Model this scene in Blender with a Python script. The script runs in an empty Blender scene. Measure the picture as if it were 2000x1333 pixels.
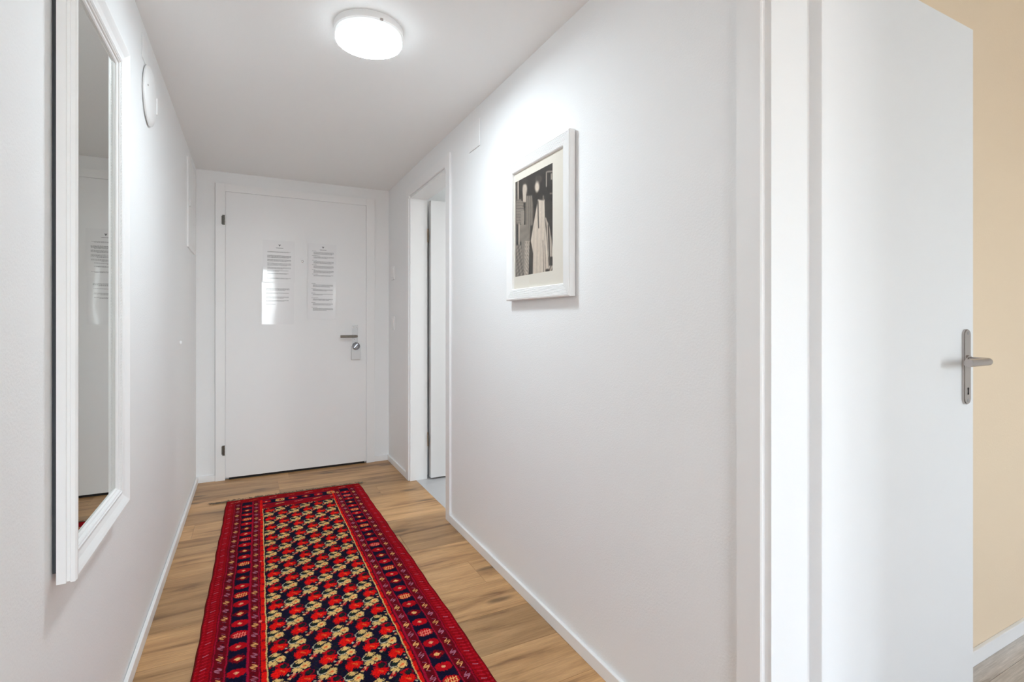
import bpy, bmesh, math, random
import numpy as np
from mathutils import Vector, Matrix

random.seed(7)
sc = bpy.context.scene
COL = sc.collection

# ------------------------------------------------------------------ measured dimensions (metres)
XL, XR = -0.356, 1.027          # corridor side walls
YE = 4.287                      # end wall
HC = 2.26                       # ceiling height
WT = 0.128                      # thickness of the partition with the two doorways
EYE = 1.16
YB = -2.2                       # window wall of the room behind the camera
YY = 0.828                      # yellow bedroom wall

# ------------------------------------------------------------------ camera
cam_d = bpy.data.cameras.new('camera'); cam = bpy.data.objects.new('camera', cam_d); COL.objects.link(cam)
cam.location = (0, 0, EYE)
cam.rotation_euler = (math.pi/2, 0, -0.4727)
cam_d.sensor_width = 36.0
cam_d.lens = 994.06/2000*36.0
cam_d.shift_y = -(666.5-629.08)/2000
cam_d.clip_start = 0.05
sc.camera = cam

# ------------------------------------------------------------------ world, daylight, exposure
S_SKY, S_HALL, S_BATH_FILL = 10.8, 70.0, 44.0      # strengths of the sky, the corridor lamp and the added bathroom fill
w = bpy.data.worlds.new('sky'); sc.world = w; w.use_nodes = True
nt = w.node_tree; nt.nodes.clear()
out = nt.nodes.new('ShaderNodeOutputWorld'); bg = nt.nodes.new('ShaderNodeBackground')
sky = nt.nodes.new('ShaderNodeTexSky'); sky.sky_type = 'NISHITA'; sky.sun_disc = False
sky.sun_elevation = math.radians(38); sky.sun_rotation = math.radians(60); sky.air_density = 1.0; sky.dust_density = 4.0
mixc = nt.nodes.new('ShaderNodeMix'); mixc.data_type = 'RGBA'; mixc.inputs[0].default_value = 0.85
nt.links.new(sky.outputs[0], mixc.inputs[6]); mixc.inputs[7].default_value = (0.905, 0.985, 1.035, 1)
bg.inputs['Strength'].default_value = S_SKY
nt.links.new(mixc.outputs[2], bg.inputs['Color']); nt.links.new(bg.outputs[0], out.inputs['Surface'])

def window_portal(name, loc, rot, sx, sy):
    l = bpy.data.lights.new(name, 'AREA'); l.shape = 'RECTANGLE'; l.size = sx; l.size_y = sy; l.cycles.is_portal = True
    o = bpy.data.objects.new(name, l); COL.objects.link(o); o.location = loc; o.rotation_euler = rot
    return o
WIN1 = (-0.38, 0.48, 0.30, 2.22)      # living room window: x0 x1 z0 z1
WIN2 = (1.75, 2.90, 0.80, 2.20)       # bedroom window: x0 x1 z0 z1
YB2 = -3.0
XB = 4.1
window_portal('daylight_window_1', ((WIN1[0]+WIN1[1])/2, YB-0.02, (WIN1[2]+WIN1[3])/2), (math.pi/2, 0, 0), WIN1[1]-WIN1[0], WIN1[3]-WIN1[2])
window_portal('daylight_window_2', ((WIN2[0]+WIN2[1])/2, YB2-0.02, (WIN2[2]+WIN2[3])/2), (math.pi/2, 0, 0), WIN2[1]-WIN2[0], WIN2[3]-WIN2[2])

sc.view_settings.view_transform = 'Standard'
sc.view_settings.look = 'None'
sc.view_settings.gamma = 1.0
sc.view_settings.use_curve_mapping = False
sc.view_settings.exposure = 0.40
sc.cycles.max_bounces = 14
sc.cycles.diffuse_bounces = 10
sc.cycles.transparent_max_bounces = 12
sc.cycles.sample_clamp_indirect = 6.0
sc.cycles.blur_glossy = 0.5

# ------------------------------------------------------------------ material helpers
def srgb(r, g, b):
    f = lambda c: (c/255/12.92) if c/255 <= 0.04045 else ((c/255+0.055)/1.055)**2.4
    return (f(r), f(g), f(b), 1.0)

def mat(name, color, rough=0.5, metal=0.0, bump=0.0, bscale=200.0, coat=0.0, emis=None, spec=0.5, vary=0.0, vscale=6.0):
    m = bpy.data.materials.new(name); m.use_nodes = True
    n = m.node_tree.nodes; L = m.node_tree.links; b = n['Principled BSDF']
    b.inputs['Base Color'].default_value = color if len(color) == 4 else (*color, 1)
    b.inputs['Roughness'].default_value = rough; b.inputs['Metallic'].default_value = metal
    b.inputs['Specular IOR Level'].default_value = spec
    b.inputs['Coat Weight'].default_value = coat; b.inputs['Coat Roughness'].default_value = 0.04
    tc = n.new('ShaderNodeTexCoord')
    if bump:
        t = n.new('ShaderNodeTexNoise'); t.inputs['Scale'].default_value = bscale; t.inputs['Detail'].default_value = 3
        bp = n.new('ShaderNodeBump'); bp.inputs['Strength'].default_value = bump; bp.inputs['Distance'].default_value = 0.002
        L.new(tc.outputs['Object'], t.inputs['Vector']); L.new(t.outputs['Fac'], bp.inputs['Height']); L.new(bp.outputs[0], b.inputs['Normal'])
    if vary:
        t2 = n.new('ShaderNodeTexNoise'); t2.inputs['Scale'].default_value = vscale; t2.inputs['Detail'].default_value = 4
        mx = n.new('ShaderNodeMix'); mx.data_type = 'RGBA'; c = b.inputs['Base Color'].default_value[:]
        mx.inputs[6].default_value = tuple(max(0, v*(1-vary)) for v in c[:3])+(1,)
        mx.inputs[7].default_value = tuple(min(1, v*(1+vary)) for v in c[:3])+(1,)
        L.new(tc.outputs['Object'], t2.inputs['Vector']); L.new(t2.outputs['Fac'], mx.inputs[0]); L.new(mx.outputs[2], b.inputs['Base Color'])
    if emis:
        b.inputs['Emission Color'].default_value = emis[0]; b.inputs['Emission Strength'].default_value = emis[1]
    return m

M = {}
M['paint'] = mat('wall_paint', (0.866, 0.872, 0.872), 0.75, bump=0.35, bscale=170, spec=0.25)
M['ceiling'] = mat('ceiling_paint', (0.875, 0.88, 0.875), 0.85, bump=0.15, bscale=120, spec=0.2)
M['yellow'] = mat('sand_yellow_paint', (0.82, 0.665, 0.485), 0.7, bump=0.2, bscale=170, spec=0.25)
M['white'] = mat('white_lacquer', (0.87, 0.87, 0.865), 0.38, spec=0.4, vary=0.01)
M['white_gloss'] = mat('white_plastic', (0.87, 0.87, 0.865), 0.3, spec=0.5, vary=0.01)
M['leaf'] = mat('door_leaf_white', (0.86, 0.86, 0.86), 0.45, spec=0.4, vary=0.008, vscale=2)
M['steel'] = mat('brushed_steel', (0.48, 0.44, 0.42), 0.27, metal=1.0, bump=0.05, bscale=400)
M['chrome'] = mat('chrome', (0.36, 0.36, 0.38), 0.10, metal=1.0, vary=0.03)
M['dark'] = mat('dark_gap_shade', (0.012, 0.010, 0.009), 0.8, vary=0.1)  # black for the keyhole and the shade under the entrance door
M['steel_dark'] = mat('dark_brushed_steel', (0.26, 0.24, 0.21), 0.32, metal=1.0, bump=0.05, bscale=400)
M['hinge'] = mat('dark_nickel_hinge', (0.16, 0.15, 0.13), 0.3, metal=1.0, vary=0.1, vscale=60)
M['plate_grey'] = mat('satin_plate', (0.66, 0.66, 0.66), 0.3, metal=0.4, vary=0.02)
M['brass'] = mat('bronze_hinge', (0.36, 0.25, 0.16), 0.35, metal=1.0, vary=0.1, vscale=60)
M['mirror'] = mat('mirror_silver', (0.60, 0.62, 0.59), 0.0, metal=1.0)
M['backing'] = mat('board_backing', (0.05, 0.055, 0.06), 0.8, vary=0.2, vscale=30)
M['mat_board'] = mat('cream_mat_board', (0.76, 0.71, 0.62), 0.8, bump=0.05, bscale=500)
M['tile'] = mat('grey_tile', (0.52, 0.52, 0.53), 0.35, vary=0.08, vscale=5)
M['ink'] = mat('grey_ink', (0.20, 0.20, 0.205), 0.06, coat=0.0, vary=0.2, vscale=50)
M['ink_dark'] = mat('black_ink', (0.02, 0.02, 0.02), 0.06, coat=0.0, vary=0.2, vscale=50)
M['sheet'] = mat('laminated_paper', (0.87, 0.87, 0.875), 0.05, coat=0.0, spec=0.55, bump=0.02, bscale=7)
M['fringe'] = mat('rug_fringe_wool', (0.16, 0.12, 0.08), 0.9, vary=0.5, vscale=40)
M['render_house'] = mat('house_render', (0.55, 0.54, 0.52), 0.8, vary=0.1, vscale=1)
M['roof_tile'] = mat('roof_tile', (0.20, 0.10, 0.07), 0.8, vary=0.2, vscale=3)
M['terrace'] = mat('ground_paving', (0.35, 0.34, 0.32), 0.9, vary=0.2, vscale=2)

def emission_diffuser(strength, name='lamp_diffuser', tint=(0.875, 0.99, 1.065, 1)):
    m = bpy.data.materials.new(name); m.use_nodes = True
    b = m.node_tree.nodes['Principled BSDF']
    b.inputs['Base Color'].default_value = (0.85, 0.85, 0.83, 1); b.inputs['Roughness'].default_value = 0.4
    b.inputs['Emission Color'].default_value = tint; b.inputs['Emission Strength'].default_value = strength
    return m
M['diffuser'] = emission_diffuser(S_HALL)
M['diffuser_rim'] = emission_diffuser(11.0, 'lamp_diffuser_rim')
M['diffuser_collar'] = emission_diffuser(0.35, 'lamp_diffuser_collar')

def glass_material(name, refl=0.5):
    m = bpy.data.materials.new(name); m.use_nodes = True
    n = m.node_tree.nodes; L = m.node_tree.links; n.clear()
    o = n.new('ShaderNodeOutputMaterial'); mx = n.new('ShaderNodeMixShader'); t = n.new('ShaderNodeBsdfTransparent')
    g = n.new('ShaderNodeBsdfGlossy'); g.inputs['Roughness'].default_value = 0.0
    f = n.new('ShaderNodeFresnel'); f.inputs['IOR'].default_value = 1.45
    k = n.new('ShaderNodeMath'); k.operation = 'MULTIPLY'; k.inputs[1].default_value = refl
    ge = n.new('ShaderNodeNewGeometry'); mi = n.new('ShaderNodeMapRange'); mi.inputs[3].default_value = 1.45; mi.inputs[4].default_value = 1/1.45
    L.new(ge.outputs['Backfacing'], mi.inputs[0]); L.new(mi.outputs[0], f.inputs['IOR'])
    L.new(f.outputs[0], k.inputs[0]); L.new(k.outputs[0], mx.inputs[0]); L.new(t.outputs[0], mx.inputs[1]); L.new(g.outputs[0], mx.inputs[2]); L.new(mx.outputs[0], o.inputs[0])
    return m
M['glass'] = glass_material('window_glass', 1.0)
M['picture_glass'] = glass_material('picture_glass', 0.8)

def attr_material(name, attr, rough, bump=0.0, bscale=400, spec=0.3, sheen=0.0):
    m = bpy.data.materials.new(name); m.use_nodes = True
    n = m.node_tree.nodes; L = m.node_tree.links; b = n['Principled BSDF']
    a = n.new('ShaderNodeAttribute'); a.attribute_name = attr
    tc = n.new('ShaderNodeTexCoord'); t = n.new('ShaderNodeTexNoise'); t.inputs['Scale'].default_value = bscale; t.inputs['Detail'].default_value = 2
    L.new(tc.outputs['Object'], t.inputs['Vector'])
    mr = n.new('ShaderNodeMapRange'); mr.inputs[3].default_value = 0.86; mr.inputs[4].default_value = 1.14
    L.new(t.outputs['Fac'], mr.inputs[0])
    vm = n.new('ShaderNodeVectorMath'); vm.operation = 'SCALE'
    L.new(a.outputs['Color'], vm.inputs[0]); L.new(mr.outputs[0], vm.inputs['Scale']); L.new(vm.outputs[0], b.inputs['Base Color'])
    b.inputs['Roughness'].default_value = rough; b.inputs['Specular IOR Level'].default_value = spec
    b.inputs['Sheen Weight'].default_value = sheen
    if bump:
        bp = n.new('ShaderNodeBump'); bp.inputs['Strength'].default_value = bump; bp.inputs['Distance'].default_value = 0.003
        L.new(t.outputs['Fac'], bp.inputs['Height']); L.new(bp.outputs[0], b.inputs['Normal'])
    return m
M['rug'] = attr_material('rug_pile', 'Col', 0.9, 0.6, 350, 0.05, 0.0)
M['print'] = attr_material('photo_print', 'Col', 0.5, 0.0, 60, 0.3)

def wood_material(name, light, mid, dark, rough=0.38):
    m = bpy.data.materials.new(name); m.use_nodes = True
    n = m.node_tree.nodes; L = m.node_tree.links; b = n['Principled BSDF']
    tc = n.new('ShaderNodeTexCoord'); a = n.new('ShaderNodeAttribute'); a.attribute_name = 'plank'
    sep = n.new('ShaderNodeSeparateColor'); L.new(a.outputs['Color'], sep.inputs[0])
    off = n.new('ShaderNodeVectorMath'); off.operation = 'SCALE'; off.inputs['Scale'].default_value = 37.0
    L.new(a.outputs['Color'], off.inputs[0])
    add = n.new('ShaderNodeVectorMath'); add.operation = 'ADD'; L.new(tc.outputs['Object'], add.inputs[0]); L.new(off.outputs[0], add.inputs[1])
    def noise(sx, sy, detail, rough_, dist):
        mp = n.new('ShaderNodeMapping'); mp.inputs['Scale'].default_value = (sx, sy, 1)
        L.new(add.outputs[0], mp.inputs[0])
        t = n.new('ShaderNodeTexNoise'); t.inputs['Scale'].default_value = 1.0; t.inputs['Detail'].default_value = detail
        t.inputs['Roughness'].default_value = rough_; t.inputs['Distortion'].default_value = dist
        L.new(mp.outputs[0], t.inputs['Vector']); return t
    big = noise(1.9, 15, 5, 0.55, 0.7)
    fine = noise(7, 190, 6, 0.65, 0.2)
    pores = noise(26, 620, 3, 0.6, 0.0)
    r = n.new('ShaderNodeValToRGB'); L.new(big.outputs['Fac'], r.inputs[0])
    r.color_ramp.elements[0].position = 0.28; r.color_ramp.elements[0].color = dark
    r.color_ramp.elements[1].position = 0.66; r.color_ramp.elements[1].color = light
    e = r.color_ramp.elements.new(0.44); e.color = mid
    # fine grain
    mr = n.new('ShaderNodeMapRange'); mr.inputs[1].default_value = 0.3; mr.inputs[2].default_value = 0.7; mr.inputs[3].default_value = 0.80; mr.inputs[4].default_value = 1.12
    L.new(fine.outputs['Fac'], mr.inputs[0])
    mr2 = n.new('ShaderNodeMapRange'); mr2.inputs[1].default_value = 0.3; mr2.inputs[2].default_value = 0.6; mr2.inputs[3].default_value = 0.90; mr2.inputs[4].default_value = 1.04
    L.new(pores.outputs['Fac'], mr2.inputs[0])
    mul = n.new('ShaderNodeMath'); mul.operation = 'MULTIPLY'; L.new(mr.outputs[0], mul.inputs[0]); L.new(mr2.outputs[0], mul.inputs[1])
    tone = n.new('ShaderNodeMapRange'); tone.inputs[3].default_value = 0.76; tone.inputs[4].default_value = 1.14; L.new(sep.outputs[0], tone.inputs[0])
    mul2 = n.new('ShaderNodeMath'); mul2.operation = 'MULTIPLY'; L.new(mul.outputs[0], mul2.inputs[0]); L.new(tone.outputs[0], mul2.inputs[1])
    # knots: sparse stretched dark ovals
    mpk = n.new('ShaderNodeMapping'); mpk.inputs['Scale'].default_value = (2.3, 7.5, 1); L.new(add.outputs[0], mpk.inputs[0])
    dn = n.new('ShaderNodeTexNoise'); dn.inputs['Scale'].default_value = 3.0; L.new(mpk.outputs[0], dn.inputs['Vector'])
    dm = n.new('ShaderNodeMix'); dm.data_type = 'VECTOR'; dm.inputs[0].default_value = 0.12
    L.new(mpk.outputs[0], dm.inputs[4]); L.new(dn.outputs['Color'], dm.inputs[5])
    vo = n.new('ShaderNodeTexVoronoi'); vo.inputs['Scale'].default_value = 1.0; vo.voronoi_dimensions = '2D'; L.new(dm.outputs[1], vo.inputs['Vector'])
    k = n.new('ShaderNodeMapRange'); k.inputs[1].default_value = 0.03; k.inputs[2].default_value = 0.17; k.inputs[3].default_value = 0.42; k.inputs[4].default_value = 1.0; k.interpolation_type = 'SMOOTHSTEP'
    L.new(vo.outputs['Distance'], k.inputs[0])
    gate = n.new('ShaderNodeSeparateColor'); L.new(vo.outputs['Color'], gate.inputs[0])
    gt = n.new('ShaderNodeMath'); gt.operation = 'GREATER_THAN'; gt.inputs[1].default_value = 0.62; L.new(gate.outputs[0], gt.inputs[0])
    km = n.new('ShaderNodeMix'); km.data_type = 'FLOAT'; L.new(gt.outputs[0], km.inputs[0]); km.inputs[2].default_value = 1.0; L.new(k.outputs[0], km.inputs[3])
    mul3 = n.new('ShaderNodeMath'); mul3.operation = 'MULTIPLY'; L.new(mul2.outputs[0], mul3.inputs[0]); L.new(km.outputs[0], mul3.inputs[1])
    vm = n.new('ShaderNodeVectorMath'); vm.operation = 'SCALE'; L.new(r.outputs[0], vm.inputs[0]); L.new(mul3.outputs[0], vm.inputs['Scale'])
    L.new(vm.outputs[0], b.inputs['Base Color'])
    b.inputs['Roughness'].default_value = rough; b.inputs['Specular IOR Level'].default_value = 0.35
    bp = n.new('ShaderNodeBump'); bp.inputs['Strength'].default_value = 0.12; bp.inputs['Distance'].default_value = 0.001
    L.new(fine.outputs['Fac'], bp.inputs['Height']); L.new(bp.outputs[0], b.inputs['Normal'])
    return m
M['oak'] = wood_material('oak_planks', srgb(205, 162, 114), srgb(182, 140, 94), srgb(122, 86, 54))
M['grey_oak'] = wood_material('grey_oak_planks', srgb(222, 214, 206), srgb(204, 194, 184), srgb(172, 158, 146), 0.4)

# ------------------------------------------------------------------ geometry helpers
ORI = {}
def link(name, me, m, parent=None, origin=None):
    """mesh given in world coordinates -> object with its origin at the base of its own geometry"""
    if m is not None and len(me.materials) == 0:
        for x in (m if isinstance(m, (list, tuple)) else [m]): me.materials.append(x)
    co = np.empty(len(me.vertices)*3); me.vertices.foreach_get('co', co); co = co.reshape(-1, 3)
    if origin is None:
        lo, hi = co.min(0), co.max(0); origin = ((lo[0]+hi[0])/2, (lo[1]+hi[1])/2, lo[2])
    co -= np.array(origin); me.vertices.foreach_set('co', co.ravel()); me.update()
    o = bpy.data.objects.new(name, me); COL.objects.link(o)
    ORI[o] = Vector(origin)
    if parent is not None:
        o.parent = parent; o.location = Vector(origin)-ORI[parent]
    else:
        o.location = origin
    return o

def obj(name, bm, m, parent=None, origin=None, smooth=False):
    me = bpy.data.meshes.new(name)
    bmesh.ops.recalc_face_normals(bm, faces=bm.faces[:])
    bm.to_mesh(me); bm.free()
    if smooth:
        for p in me.polygons: p.use_smooth = True
    o = link(name, me, m, parent, origin)
    if smooth:
        try:
            me.shade_smooth() if False else None
        except Exception: pass
        md = o.modifiers.new('edges', 'EDGE_SPLIT'); md.split_angle = math.radians(40)
    return o

def empty(name, loc, parent=None):
    o = bpy.data.objects.new(name, None); COL.objects.link(o); o.location = loc; ORI[o] = Vector(loc); o.empty_display_size = 0.05
    return o

def tag(o, label=None, cat=None, group=None, kind=None):
    if label: o['label'] = label
    if cat: o['category'] = cat
    if group: o['group'] = group
    if kind: o['kind'] = kind
    return o

def box(bm, x0, x1, y0, y1, z0, z1, bevel=0.0, seg=2, mi=0):
    vs = [bm.verts.new(c) for c in ((x0,y0,z0),(x1,y0,z0),(x1,y1,z0),(x0,y1,z0),(x0,y0,z1),(x1,y0,z1),(x1,y1,z1),(x0,y1,z1))]
    fs = [bm.faces.new([vs[i] for i in f]) for f in ((0,3,2,1),(4,5,6,7),(0,1,5,4),(1,2,6,5),(2,3,7,6),(3,0,4,7))]
    for f in fs: f.material_index = mi
    if bevel:
        es = list({e for f in fs for e in f.edges})
        bmesh.ops.bevel(bm, geom=es, offset=bevel, segments=seg, affect='EDGES', profile=0.5)
def boxes(*bs, bevel=0.0):
    bm = bmesh.new()
    for b in bs: box(bm, *b, bevel=bevel)
    return bm
def prism(bm, pts, axis, a0, a1):
    """extrude a closed 2-D outline along an axis; pts are in the two other axes' order"""
    def P(p, a):
        if axis == 'Z': return (p[0], p[1], a)
        if axis == 'Y': return (p[0], a, p[1])
        return (a, p[0], p[1])
    v0 = [bm.verts.new(P(p, a0)) for p in pts]; v1 = [bm.verts.new(P(p, a1)) for p in pts]
    n = len(pts)
    bm.faces.new(v0); bm.faces.new(v1[::-1])
    for i in range(n): bm.faces.new([v0[i], v0[(i+1) % n], v1[(i+1) % n], v1[i]])
def cyl(bm, p0, p1, r0, r1=None, seg=32, caps=True):
    r1 = r0 if r1 is None else r1
    p0, p1 = Vector(p0), Vector(p1); d = (p1-p0).normalized()
    a = d.orthogonal().normalized(); b = d.cross(a)
    A = [bm.verts.new(p0+(a*math.cos(t)+b*math.sin(t))*r0) for t in [2*math.pi*i/seg for i in range(seg)]]
    B = [bm.verts.new(p1+(a*math.cos(t)+b*math.sin(t))*r1) for t in [2*math.pi*i/seg for i in range(seg)]]
    for i in range(seg): bm.faces.new([A[i], A[(i+1) % seg], B[(i+1) % seg], B[i]])
    if caps: bm.faces.new(A[::-1]); bm.faces.new(B)
def lathe(bm, c, axis, prof, seg=64):
    """prof: list of (radius, distance along axis)"""
    d = Vector(axis).normalized(); a = d.orthogonal().normalized(); b = d.cross(a); c = Vector(c)
    rings = []
    for r, h in prof:
        if r < 1e-6: rings.append([bm.verts.new(c+d*h)])
        else: rings.append([bm.verts.new(c+d*h+(a*math.cos(2*math.pi*i/seg)+b*math.sin(2*math.pi*i/seg))*r) for i in range(seg)])
    for A, B in zip(rings, rings[1:]):
        for i in range(seg):
            q = [A[i % len(A)], A[(i+1) % len(A)], B[(i+1) % len(B)], B[i % len(B)]]
            q2 = []
            for v in q:
                if v not in q2: q2.append(v)
            if len(q2) > 2: bm.faces.new(q2)
def tube(bm, pts, r, seg=8):
    pts = [Vector(p) for p in pts]; prev = None
    ref = None
    for i, p in enumerate(pts):
        d = (pts[min(i+1, len(pts)-1)]-pts[max(i-1, 0)]).normalized()
        if ref is None: ref = d.orthogonal().normalized()
        a = (ref-d*ref.dot(d)).normalized(); b = d.cross(a); ref = a
        ring = [bm.verts.new(p+(a*math.cos(2*math.pi*k/seg)+b*math.sin(2*math.pi*k/seg))*r) for k in range(seg)]
        if prev:
            for k in range(seg): bm.faces.new([prev[k], prev[(k+1) % seg], ring[(k+1) % seg], ring[k]])
        else: bm.faces.new(ring[::-1])
        prev = ring
    bm.faces.new(prev)
def frame_sweep(bm, rect, prof, plane):
    """sweep a moulding around a rectangle. rect=(a0,a1,b0,b1); prof = closed list of (d inward, h off the wall); plane maps (a,b,h)->xyz"""
    a0, a1, b0, b1 = rect
    rings = []
    for ca, cb, sa, sb in ((a0,b0,1,1),(a1,b0,-1,1),(a1,b1,-1,-1),(a0,b1,1,-1)):
        rings.append([bm.verts.new(plane(ca+sa*d, cb+sb*d, h)) for d, h in prof])
    n = len(prof)
    for k in range(4):
        A, B = rings[k], rings[(k+1) % 4]
        for i in range(n): bm.faces.new([A[i], A[(i+1) % n], B[(i+1) % n], B[i]])

S = lambda o, label=None, cat=None: tag(o, label, cat, kind='structure')

# ================================================================== THE SETTING
# ---- plank floors (each plank its own quads in one continuous floor, butted with hairline joints)
def plank_floor(name, x0, x1, y0, y1, width, yref, joints, length, seed, m, tones=None):
    rnd = random.Random(seed); bm = bmesh.new(); lay = bm.loops.layers.float_color.new('plank')
    g = 0.0005
    k0 = math.floor((y0-yref)/width); k1 = math.ceil((y1-yref)/width)
    for k in range(k0, k1):
        ya, yb = max(y0, yref+k*width), min(y1, yref+(k+1)*width)
        if yb-ya < 0.002: continue
        cuts = joints.get(k)
        j = cuts if cuts is not None else rnd.uniform(0, length)
        xs = [x0]; c = j-length*math.ceil((j-x0)/length)
        while c < x1:
            if c > x0+0.02: xs.append(c)
            c += length
        xs.append(x1)
        for i in range(len(xs)-1):
            t = (tones or {}).get((k, i), rnd.random()); col = (t, rnd.random(), rnd.random(), 1)
            a, b_ = xs[i]+g, xs[i+1]-g
            vs = [bm.verts.new(p) for p in ((a, ya+g, 0), (b_, ya+g, 0), (b_, yb-g, 0), (a, yb-g, 0))]
            f = bm.faces.new(vs)
            lo = [bm.verts.new((v.co.x, v.co.y, -0.006)) for v in vs]
            sides = [bm.faces.new([vs[q], lo[q], lo[(q+1) % 4], vs[(q+1) % 4]]) for q in range(4)]
            for ff in [f]+sides:
                for lp in ff.loops: lp[lay] = col
    box(bm, x0, x1, y0, y1, -0.08, -0.004)
    me = bpy.data.meshes.new(name); bm.to_mesh(me); bm.free()
    return link(name, me, m, origin=(x0, y0, 0))
J = {1: 0.93, 3: 0.712, 9: 0.17}
floor = S(plank_floor('floor', -2.6, XR+0.045, YB, YE+0.05, 0.2245, 1.84, J, 1.38, 3, M['oak'],
          tones={(9, 1): .15, (9, 2): .75}), 'light oak plank floor of the corridor', 'floor')
floor_b = S(plank_floor('floor_bedroom', XR+0.045, XB, YB2, YY, 0.19, 0.0, {}, 1.3, 5, M['grey_oak']), 'greyish wood plank floor of the bedroom', 'floor')
S(obj('floor_bathroom', boxes((XR+0.045, 3.2, 1.4, 5.2, -0.08, 0.0)), M['tile']), 'light grey tile floor in the bathroom doorway', 'floor')

# ---- walls
def wall_with_openings(name, m, x0, x1, ylist, z1, openings, mi=None):
    pass
CX0, CX1, CZ = -0.236, 0.905, 2.172      # outline of the entrance door frame
DN = (-0.029, 0.760)            # bedroom doorway (structural opening in y), corridor side frame hides its edge
DB = (2.845, 3.650)             # bathroom doorway
HD = 2.075
S(obj('wall_left', boxes((XL-0.12, XL, -0.55, YE+0.12, 0, HC)), M['paint']), 'long white plastered wall carrying the mirror', 'wall')
S(obj('wall_end', boxes((XL, CX0-0.003, YE, YE+0.016, 0, HC), (CX1+0.003, XR+WT, YE, YE+0.016, 0, HC), (CX0-0.003, CX1+0.003, YE, YE+0.016, CZ+0.003, HC), (XL, XR+WT, YE+0.016, YE+0.05, 0, HC)), M['paint']), 'white wall around the entrance door', 'wall')
S(obj('wall_right', boxes((XR, XR+WT, YB, DN[0], 0, HC), (XR, XR+WT, DN[1], DB[0], 0, HC), (XR, XR+WT, DB[1], YE, 0, HC),
      (XR, XR+WT, DN[0], DN[1], HD, HC), (XR, XR+WT, DB[0], DB[1], HD, HC)), M['paint']), 'white plastered wall with the picture and two doorways', 'wall')
HB = 2.50                       # the bedroom is a little higher
S(obj('ceiling', boxes((-2.7, XR+WT, YB-0.1, 5.3, HC, HC+0.08), (XR+WT, 3.3, YY+0.1, 5.3, HC, HC+0.08)), M['ceiling']), 'white painted corridor ceiling', 'ceiling')
S(obj('ceiling_bedroom', boxes((XR+0.02, XB+0.1, YB2-0.2, YY+0.1, HB, HB+0.08)), M['ceiling']), 'white painted bedroom ceiling', 'ceiling')
# bedroom shell
S(obj('wall_yellow', boxes((XR+WT, XB, YY, YY+0.10, 0, HB)), M['yellow']), 'sand yellow bedroom wall behind the open door', 'wall')
S(obj('wall_bedroom_window', boxes((XR, WIN2[0], YB2-0.2, YB2, 0, HB), (WIN2[1], XB, YB2-0.2, YB2, 0, HB), (WIN2[0], WIN2[1], YB2-0.2, YB2, 0, WIN2[2]), (WIN2[0], WIN2[1], YB2-0.2, YB2, WIN2[3], HB)), M['paint']), 'white bedroom wall with a window', 'wall')
S(obj('wall_bedroom_side', boxes((XB, XB+0.1, YB2, YY+0.1, 0, HB), (XR+0.02, XR+WT, YB2, YB, 0, HB), (XR+WT-0.02, XR+WT, YB, YY+0.1, HC, HB)), M['paint']), 'white bedroom side wall', 'wall')
# living room shell behind the camera
S(obj('wall_back', boxes((-2.7, WIN1[0], YB-0.2, YB, 0, HC), (WIN1[1], XR+0.02, YB-0.2, YB, 0, HC), (WIN1[0], WIN1[1], YB-0.2, YB, 0, WIN1[2]), (WIN1[0], WIN1[1], YB-0.2, YB, WIN1[3], HC)), M['paint']), 'white living room wall with the wide window', 'wall')
S(obj('wall_living_side', boxes((-2.7, -2.6, YB, -0.55, 0, HC), (-2.6, XL, -0.55, -0.43, 0, HC)), M['paint']), 'white living room wall', 'wall')
# bathroom shell
S(obj('wall_bathroom', boxes((3.2, 3.3, 1.4, 3.8, 0, HC), (XR+WT, 3.2, 3.735, 3.80, 0, HC), (XR+WT, 3.2, 1.3, 1.4, 0, HC)), M['paint']), 'white bathroom wall seen past the open door', 'wall')

# ---- windows behind the camera and in the bedroom
def window(name, plane, a0, a1, z0, z1, n, label):
    r = empty(name, plane((a0+a1)/2, z0, 0)); S(r, label, 'window')
    bm = bmesh.new()
    frame_sweep(bm, (a0, a1, z0, z1), [(0, 0.02), (0, 0.09), (0.055, 0.09), (0.055, 0.02)], plane)
    wd = (a1-a0)/n
    for i in range(1, n):
        p = [plane(a0+wd*i-0.04, z0+0.05, 0.025), plane(a0+wd*i+0.04, z1-0.05, 0.085)]
        box(bm, min(p[0][0], p[1][0]), max(p[0][0], p[1][0]), min(p[0][1], p[1][1]), max(p[0][1], p[1][1]), z0+0.05, z1-0.05)
    obj('window_frame', bm, M['white'], r)
    for i in range(n):
        p = [plane(a0+wd*i+0.04, z0, 0.05), plane(a0+wd*(i+1)-0.04, z1, 0.056)]
        obj('window_pane', boxes((min(p[0][0], p[1][0]), max(p[0][0], p[1][0]), min(p[0][1], p[1][1]), max(p[0][1], p[1][1]), z0+0.05, z1-0.05)), M['glass'], r)
window('window_1', lambda a, z, h: (a, YB-0.19+h, z), WIN1[0], WIN1[1], WIN1[2], WIN1[3], 2, 'wide living room window')
window('window_2', lambda a, z, h: (a, YB2-0.19+h, z), WIN2[0], WIN2[1], WIN2[2], WIN2[3], 2, 'bedroom window')
S(obj('ground', boxes((-40, 40, -60, 40, -3.2, -3.0)), M['terrace']), 'paved ground outside the windows', 'ground')
hs = empty('house', (-2.5, -24, -3)); tag(hs, 'pale rendered house across the street outside the window', 'house')
obj('house_wall', boxes((-10, 0.3, -28, -22, -3, 1.2)), M['render_house'], hs)
bm = bmesh.new(); prism(bm, [(-28.4, 1.2), (-21.6, 1.2), (-25, 2.3)], 'X', -10.4, 0.7); obj('roof', bm, M['roof_tile'], hs)

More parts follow.
